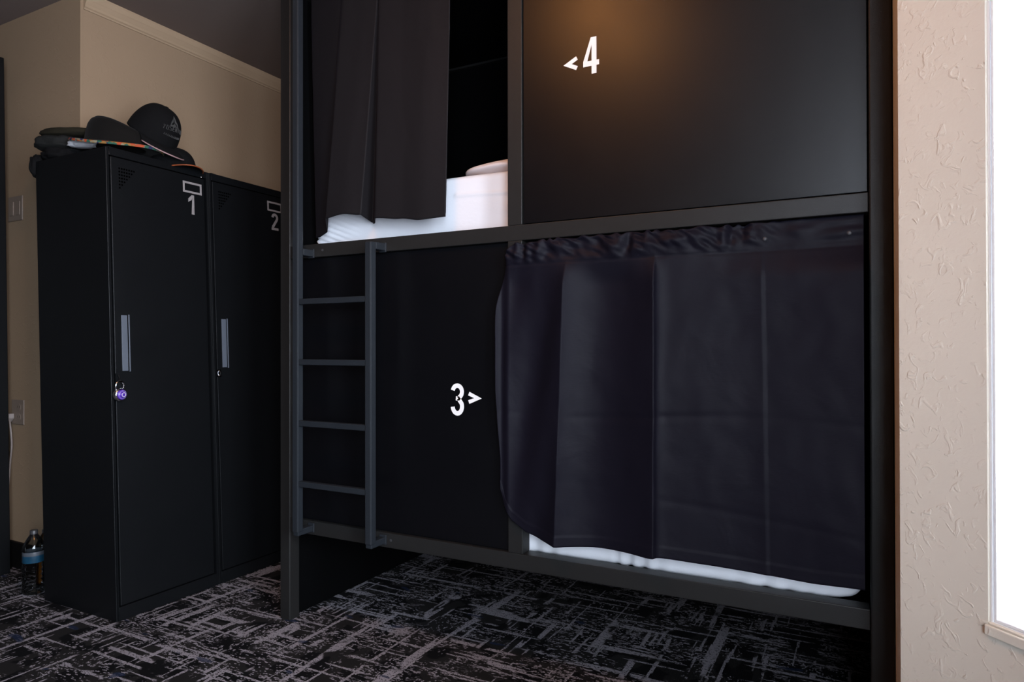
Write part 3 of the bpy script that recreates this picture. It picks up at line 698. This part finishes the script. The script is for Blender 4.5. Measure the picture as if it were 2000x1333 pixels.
# ball caps: local +x is the wearer's forward
def ball_cap(name, label, loc, rot, trim, logo=False, hgt=.118, droop=2.0):
    t = thing(name, label, 'cap', loc, rot, 'baseball caps on locker 1'); t.scale = (1.08, 1.08, 1.08) if logo else (1, 1, 1)
    d = MB()
    def dome(u, v):
        a = 2 * PI * u; b = (PI / 2) * v
        r = math.cos(b) ** .75 if v < 1 else 0; z = math.sin(b) ** 1.0
        fx = 1.0 + .06 * math.cos(a) * math.sin(2 * b)
        seam = 1 - .006 * math.exp(-((math.sin(3 * a)) / .08) ** 2)
        return (.100 * r * fx * math.cos(a) * seam, .086 * r * math.sin(a) * seam, hgt * z * seam)
    d.grid(72, 22, dome, close_u=True); d.build('dome', M_black_cloth, t, smooth=True, solid=.003)
    bt = MB(); bt.lathe([(0, .0055), (.005, .005), (.0085, .002), (.009, 0)], 16, (0, 0, hgt - .001)); bt.build('button', M_black_cloth, t, smooth=True)
    v_ = MB()
    def visor(u, v, e=0):
        ang = math.radians(lerp(-72, 72, u)); ca, sa = math.cos(ang), math.sin(ang)
        x0, y0 = .098 * ca, .085 * sa
        ext = .072 * (math.cos(ang * .98)) ** .5 if abs(ang) < 1.5 else 0
        x = x0 + ext * v + e; y = y0 * (1 + .06 * v) 
        z = .004 - .020 * v * v - droop * y * y * (.25 + .75 * v) + .012 * v
        return (x, y, z)
    v_.grid(40, 12, visor); v_.build('visor', M_black_cloth, t, smooth=True, solid=.004)
    tr = MB(); tr.tube([Vector(visor(i / 40, 1)) + Vector((.0012, 0, 0)) for i in range(41)], .0026, 8); tr.build('visor_piping', trim, t, smooth=True)
    if logo:
        lg = MB()
        def on(u, v):           # u: lateral angle (rad), v: elevation fraction -> point just proud of the dome
            p = Vector(dome((u / (2 * PI)) % 1, v)); n = Vector((p.x / .01, p.y / .0074, p.z / hgt ** 2)).normalized(); return p + n * .0034
        def patch(poly):
            # polygon of (u, v) drawn as fan with a little thickness
            vs = [on(*q) for q in poly]; c = sum(vs, Vector()) / len(vs)
            lg.add([c] + vs, [(0, i + 1, (i + 1) % len(vs) + 1) for i in range(len(vs))])
        patch([(-.28, .44), (-.24, .56), (-.15, .64), (-.07, .73), (.0, .70), (.06, .60), (.16, .55), (.26, .44), (.10, .46), (-.10, .46)])      # mountain
        # curved lettering
        def stroke(pts, w=.0013): lg.tube([on(*q) for q in pts], w, 6)
        L = {'Y': [[(0, 1), (.5, .5), (1, 1)], [(.5, .5), (.5, 0)]], 'O': [[(0, 0), (0, 1), (1, 1), (1, 0), (0, 0)]], 'S': [[(1, 1), (0, 1), (0, .5), (1, .5), (1, 0), (0, 0)]],
             'E': [[(1, 1), (0, 1), (0, 0), (1, 0)], [(0, .5), (.8, .5)]], 'M': [[(0, 0), (0, 1), (.5, .4), (1, 1), (1, 0)]], 'I': [[(.5, 0), (.5, 1)]], 'T': [[(0, 1), (1, 1)], [(.5, 1), (.5, 0)]]}
        word = 'YOSEMITE'
        for i, ch in enumerate(word):
            c0 = lerp(-.56, .50, i / (len(word) - 1)); base = .30 + .07 * math.cos((c0) * 1.9)
            for s_ in L[ch]: stroke([(c0 + q[0] * .085, base + q[1] * .085) for q in s_])
        for i in range(12):                                      # the small second line, too fine to read
            c0 = lerp(-.42, .40, i / 11)
            stroke([(c0, .235), (c0 + .022, .275), (c0 + .045, .235)], .0010)
        lg.build('embroidery', M_embroid, t)
    return t
ball_cap('baseball_cap', 'black baseball cap with orange piping, lowest at the right of the hat pile', (-2.650, 1.905, 1.7925), (0, math.radians(4), math.radians(-8)), M_orange, hgt=.085)
ball_cap('baseball_cap', 'black baseball cap with grey embroidery and pale piping, on top of the hat pile', (-2.672, 1.822, 1.910), (math.radians(-5), math.radians(34), math.radians(4)), M_pink, True, .128, 1.2)

# ------------------------------------------------------------------ left edge: cabinet, switch, outlet, cord, bottles
cb = thing('cabinet', 'tall black metal cabinet cut off by the left edge of the photo', 'cabinet', (0, 0, 0))
mb = MB(); mb.box(-3.95, -3.423, 1.22, 1.66, 0, 2.345); mb.build('cabinet_body', M_locker, cb, bevel=.004, lean=.0285)
mb = MB(); mb.box(-3.94, -3.433, 1.202, 1.219, .04, 2.32); mb.build('cabinet_door', M_locker, cb, bevel=.003, lean=.0285)
def wall_plate(name, label, cat, x0, x1, z0, z1, kind):
    t = thing(name, label, cat, (0, 0, 0))
    yy = YW - .0004
    mb = MB(); mb.box(x0, x1, yy - .006, yy, z0, z1); mb.build('cover_plate', M_plastic, t, bevel=.002)
    if kind == 'switch':
        for k in (.28, .72):
            c = lerp(x0, x1, k); mb = MB(); mb.box(c - .016, c + .016, yy - .009, yy - .006, lerp(z0, z1, .22), lerp(z0, z1, .78)); mb.build('rocker', M_plastic, t, bevel=.0015)
    else:
        c = (x0 + x1) / 2 + .012
        for zz in (lerp(z0, z1, .3), lerp(z0, z1, .7)):
            mb = MB(); mb.tube([(c, yy - .0078, zz), (c, yy - .006, zz)], .0165, 20); mb.box(c - .008, c - .006, yy - .0081, yy - .0078, zz - .002, zz + .007, 1); mb.box(c + .006, c + .008, yy - .0081, yy - .0078, zz - .002, zz + .007, 1)
            mb.build('socket', [M_plastic, M_locker_in], t)
    return t
wall_plate('light_switch', 'beige double light switch plate high on the left wall', 'light switch', -3.565, -3.447, 1.608, 1.722, 'switch')
wall_plate('power_outlet', 'beige wall power outlet low on the left wall', 'outlet', -3.530, -3.430, .662, .776, 'outlet')
cd = thing('power_cord', 'white power cord plugged into the wall outlet and hanging down', 'power cord', (0, 0, 0))
mb = MB(); mb.prism([(-3.535, YW - .020), (-3.512, YW - .020), (-3.505, YW - .0083), (-3.545, YW - .0083)], 'z', .675, .703)
mb = MB()
mb.add([(-3.548, YW - .0085, .712), (-3.502, YW - .0085, .712), (-3.502, YW - .0085, .690), (-3.520, YW - .0085, .672), (-3.545, YW - .030, .712), (-3.508, YW - .030, .712), (-3.508, YW - .030, .690), (-3.520, YW - .030, .672)],
       [(0, 1, 2, 3), (4, 7, 6, 5), (0, 4, 5, 1), (1, 5, 6, 2), (2, 6, 7, 3), (3, 7, 4, 0)])
mb.build('plug', M_cord, cd, bevel=.003)
mb = MB()
pts = []
key = [(-3.515, YW - .022, .680), (-3.503, YW - .025, .655), (-3.498, YW - .024, .620), (-3.505, YW - .018, .560), (-3.523, YW - .014, .500), (-3.535, YW - .012, .440), (-3.548, YW - .010, .385), (-3.562, YW - .012, .320), (-3.575, YW - .02, .20), (-3.60, YW - .03, .05), (-3.64, YW - .03, .008), (-3.80, YW - .03, .006)]
for i in range(len(key) - 1):
    p0 = Vector(key[max(i - 1, 0)]); p1 = Vector(key[i]); p2 = Vector(key[i + 1]); p3_ = Vector(key[min(i + 2, len(key) - 1)])
    for k in range(6):
        t_ = k / 6; pts.append(.5 * ((2 * p1) + (-p0 + p2) * t_ + (2 * p0 - 5 * p1 + 4 * p2 - p3_) * t_ ** 2 + (-p0 + 3 * p1 - 3 * p2 + p3_) * t_ ** 3))
pts.append(Vector(key[-1]))
mb.tube(pts, .0042, 8); mb.build('cord', M_cord, cd, smooth=True)

def bottle(name, label, x, y, R, H, drink=None, lab=True):
    t = thing(name, label, 'bottle', (x, y, 0))
    s = R / .044; hz = H / .285
    prof = [(0, .004), (.030 * s, .001), (.040 * s, .004), (.0435 * s, .014)]
    for k in range(5):
        z = .03 + k * .021; prof += [(.0435 * s, z), (.0415 * s, z + .005), (.0435 * s, z + .010)]
    prof += [(.0415 * s, .142), (.0415 * s, .195), (.0435 * s, .200), (.041 * s, .215), (.030 * s, .240), (.018 * s, .260), (.0135 * s, .268), (.0135 * s, .274)]
    prof = [(r, z * hz) for r, z in prof]
    b = MB(); b.lathe(prof, 32); b.build('bottle_body', M_pet, t, smooth=True)
    if lab:
        l = MB(); l.lathe([(.0420 * s, .145 * hz), (.0424 * s, .147 * hz), (.0424 * s, .176 * hz)], 32); l.lathe([(.0424 * s, .176 * hz), (.0424 * s, .190 * hz), (.0420 * s, .193 * hz)], 32, mi=1)
        l.build('bottle_label', [M_label, M_labelw], t, smooth=True)
    if drink:
        d_ = MB(); d_.lathe([(0, .006), (.038 * s, .006), (.040 * s, .02), (.0405 * s, .12 * hz), (0, .12 * hz)], 28); d_.build('drink', drink, t, smooth=True)
    c = MB(); c.lathe([(.0150 * s, .268 * hz), (.0150 * s, .283 * hz), (.013 * s, .285 * hz), (0, .285 * hz)], 24); c.build('bottle_cap', M_cap if lab else M_plastic, t, smooth=True)
    return t
bottle('water_bottle', 'clear plastic water bottle with blue label on the floor left of locker 1', -3.062, 1.570, .042, .262)
bottle('drink_bottle', 'bottle of orange drink half hidden behind the foot of locker 1', -3.140, 1.655, .034, .235, M_juice)

# ------------------------------------------------------------------ the room's warm ceiling lamp (just above the picture)
lt = thing('ceiling_light', 'round warm ceiling light in front of the bunk bed', 'ceiling light', (-1.03, .80, CEIL))
mb = MB(); mb.lathe([(0, -.0005), (.17, -.0005), (.175, -.012), (.16, -.025), (0, -.025)], 40); mb.build('ceiling_plate', M_frame, lt, smooth=True)
mb = MB(); mb.lathe([(.150, -.026), (.148, -.05), (.125, -.08), (.08, -.098), (0, -.105)], 40); mb.build('glass_shade', M_lamp, lt, smooth=True)
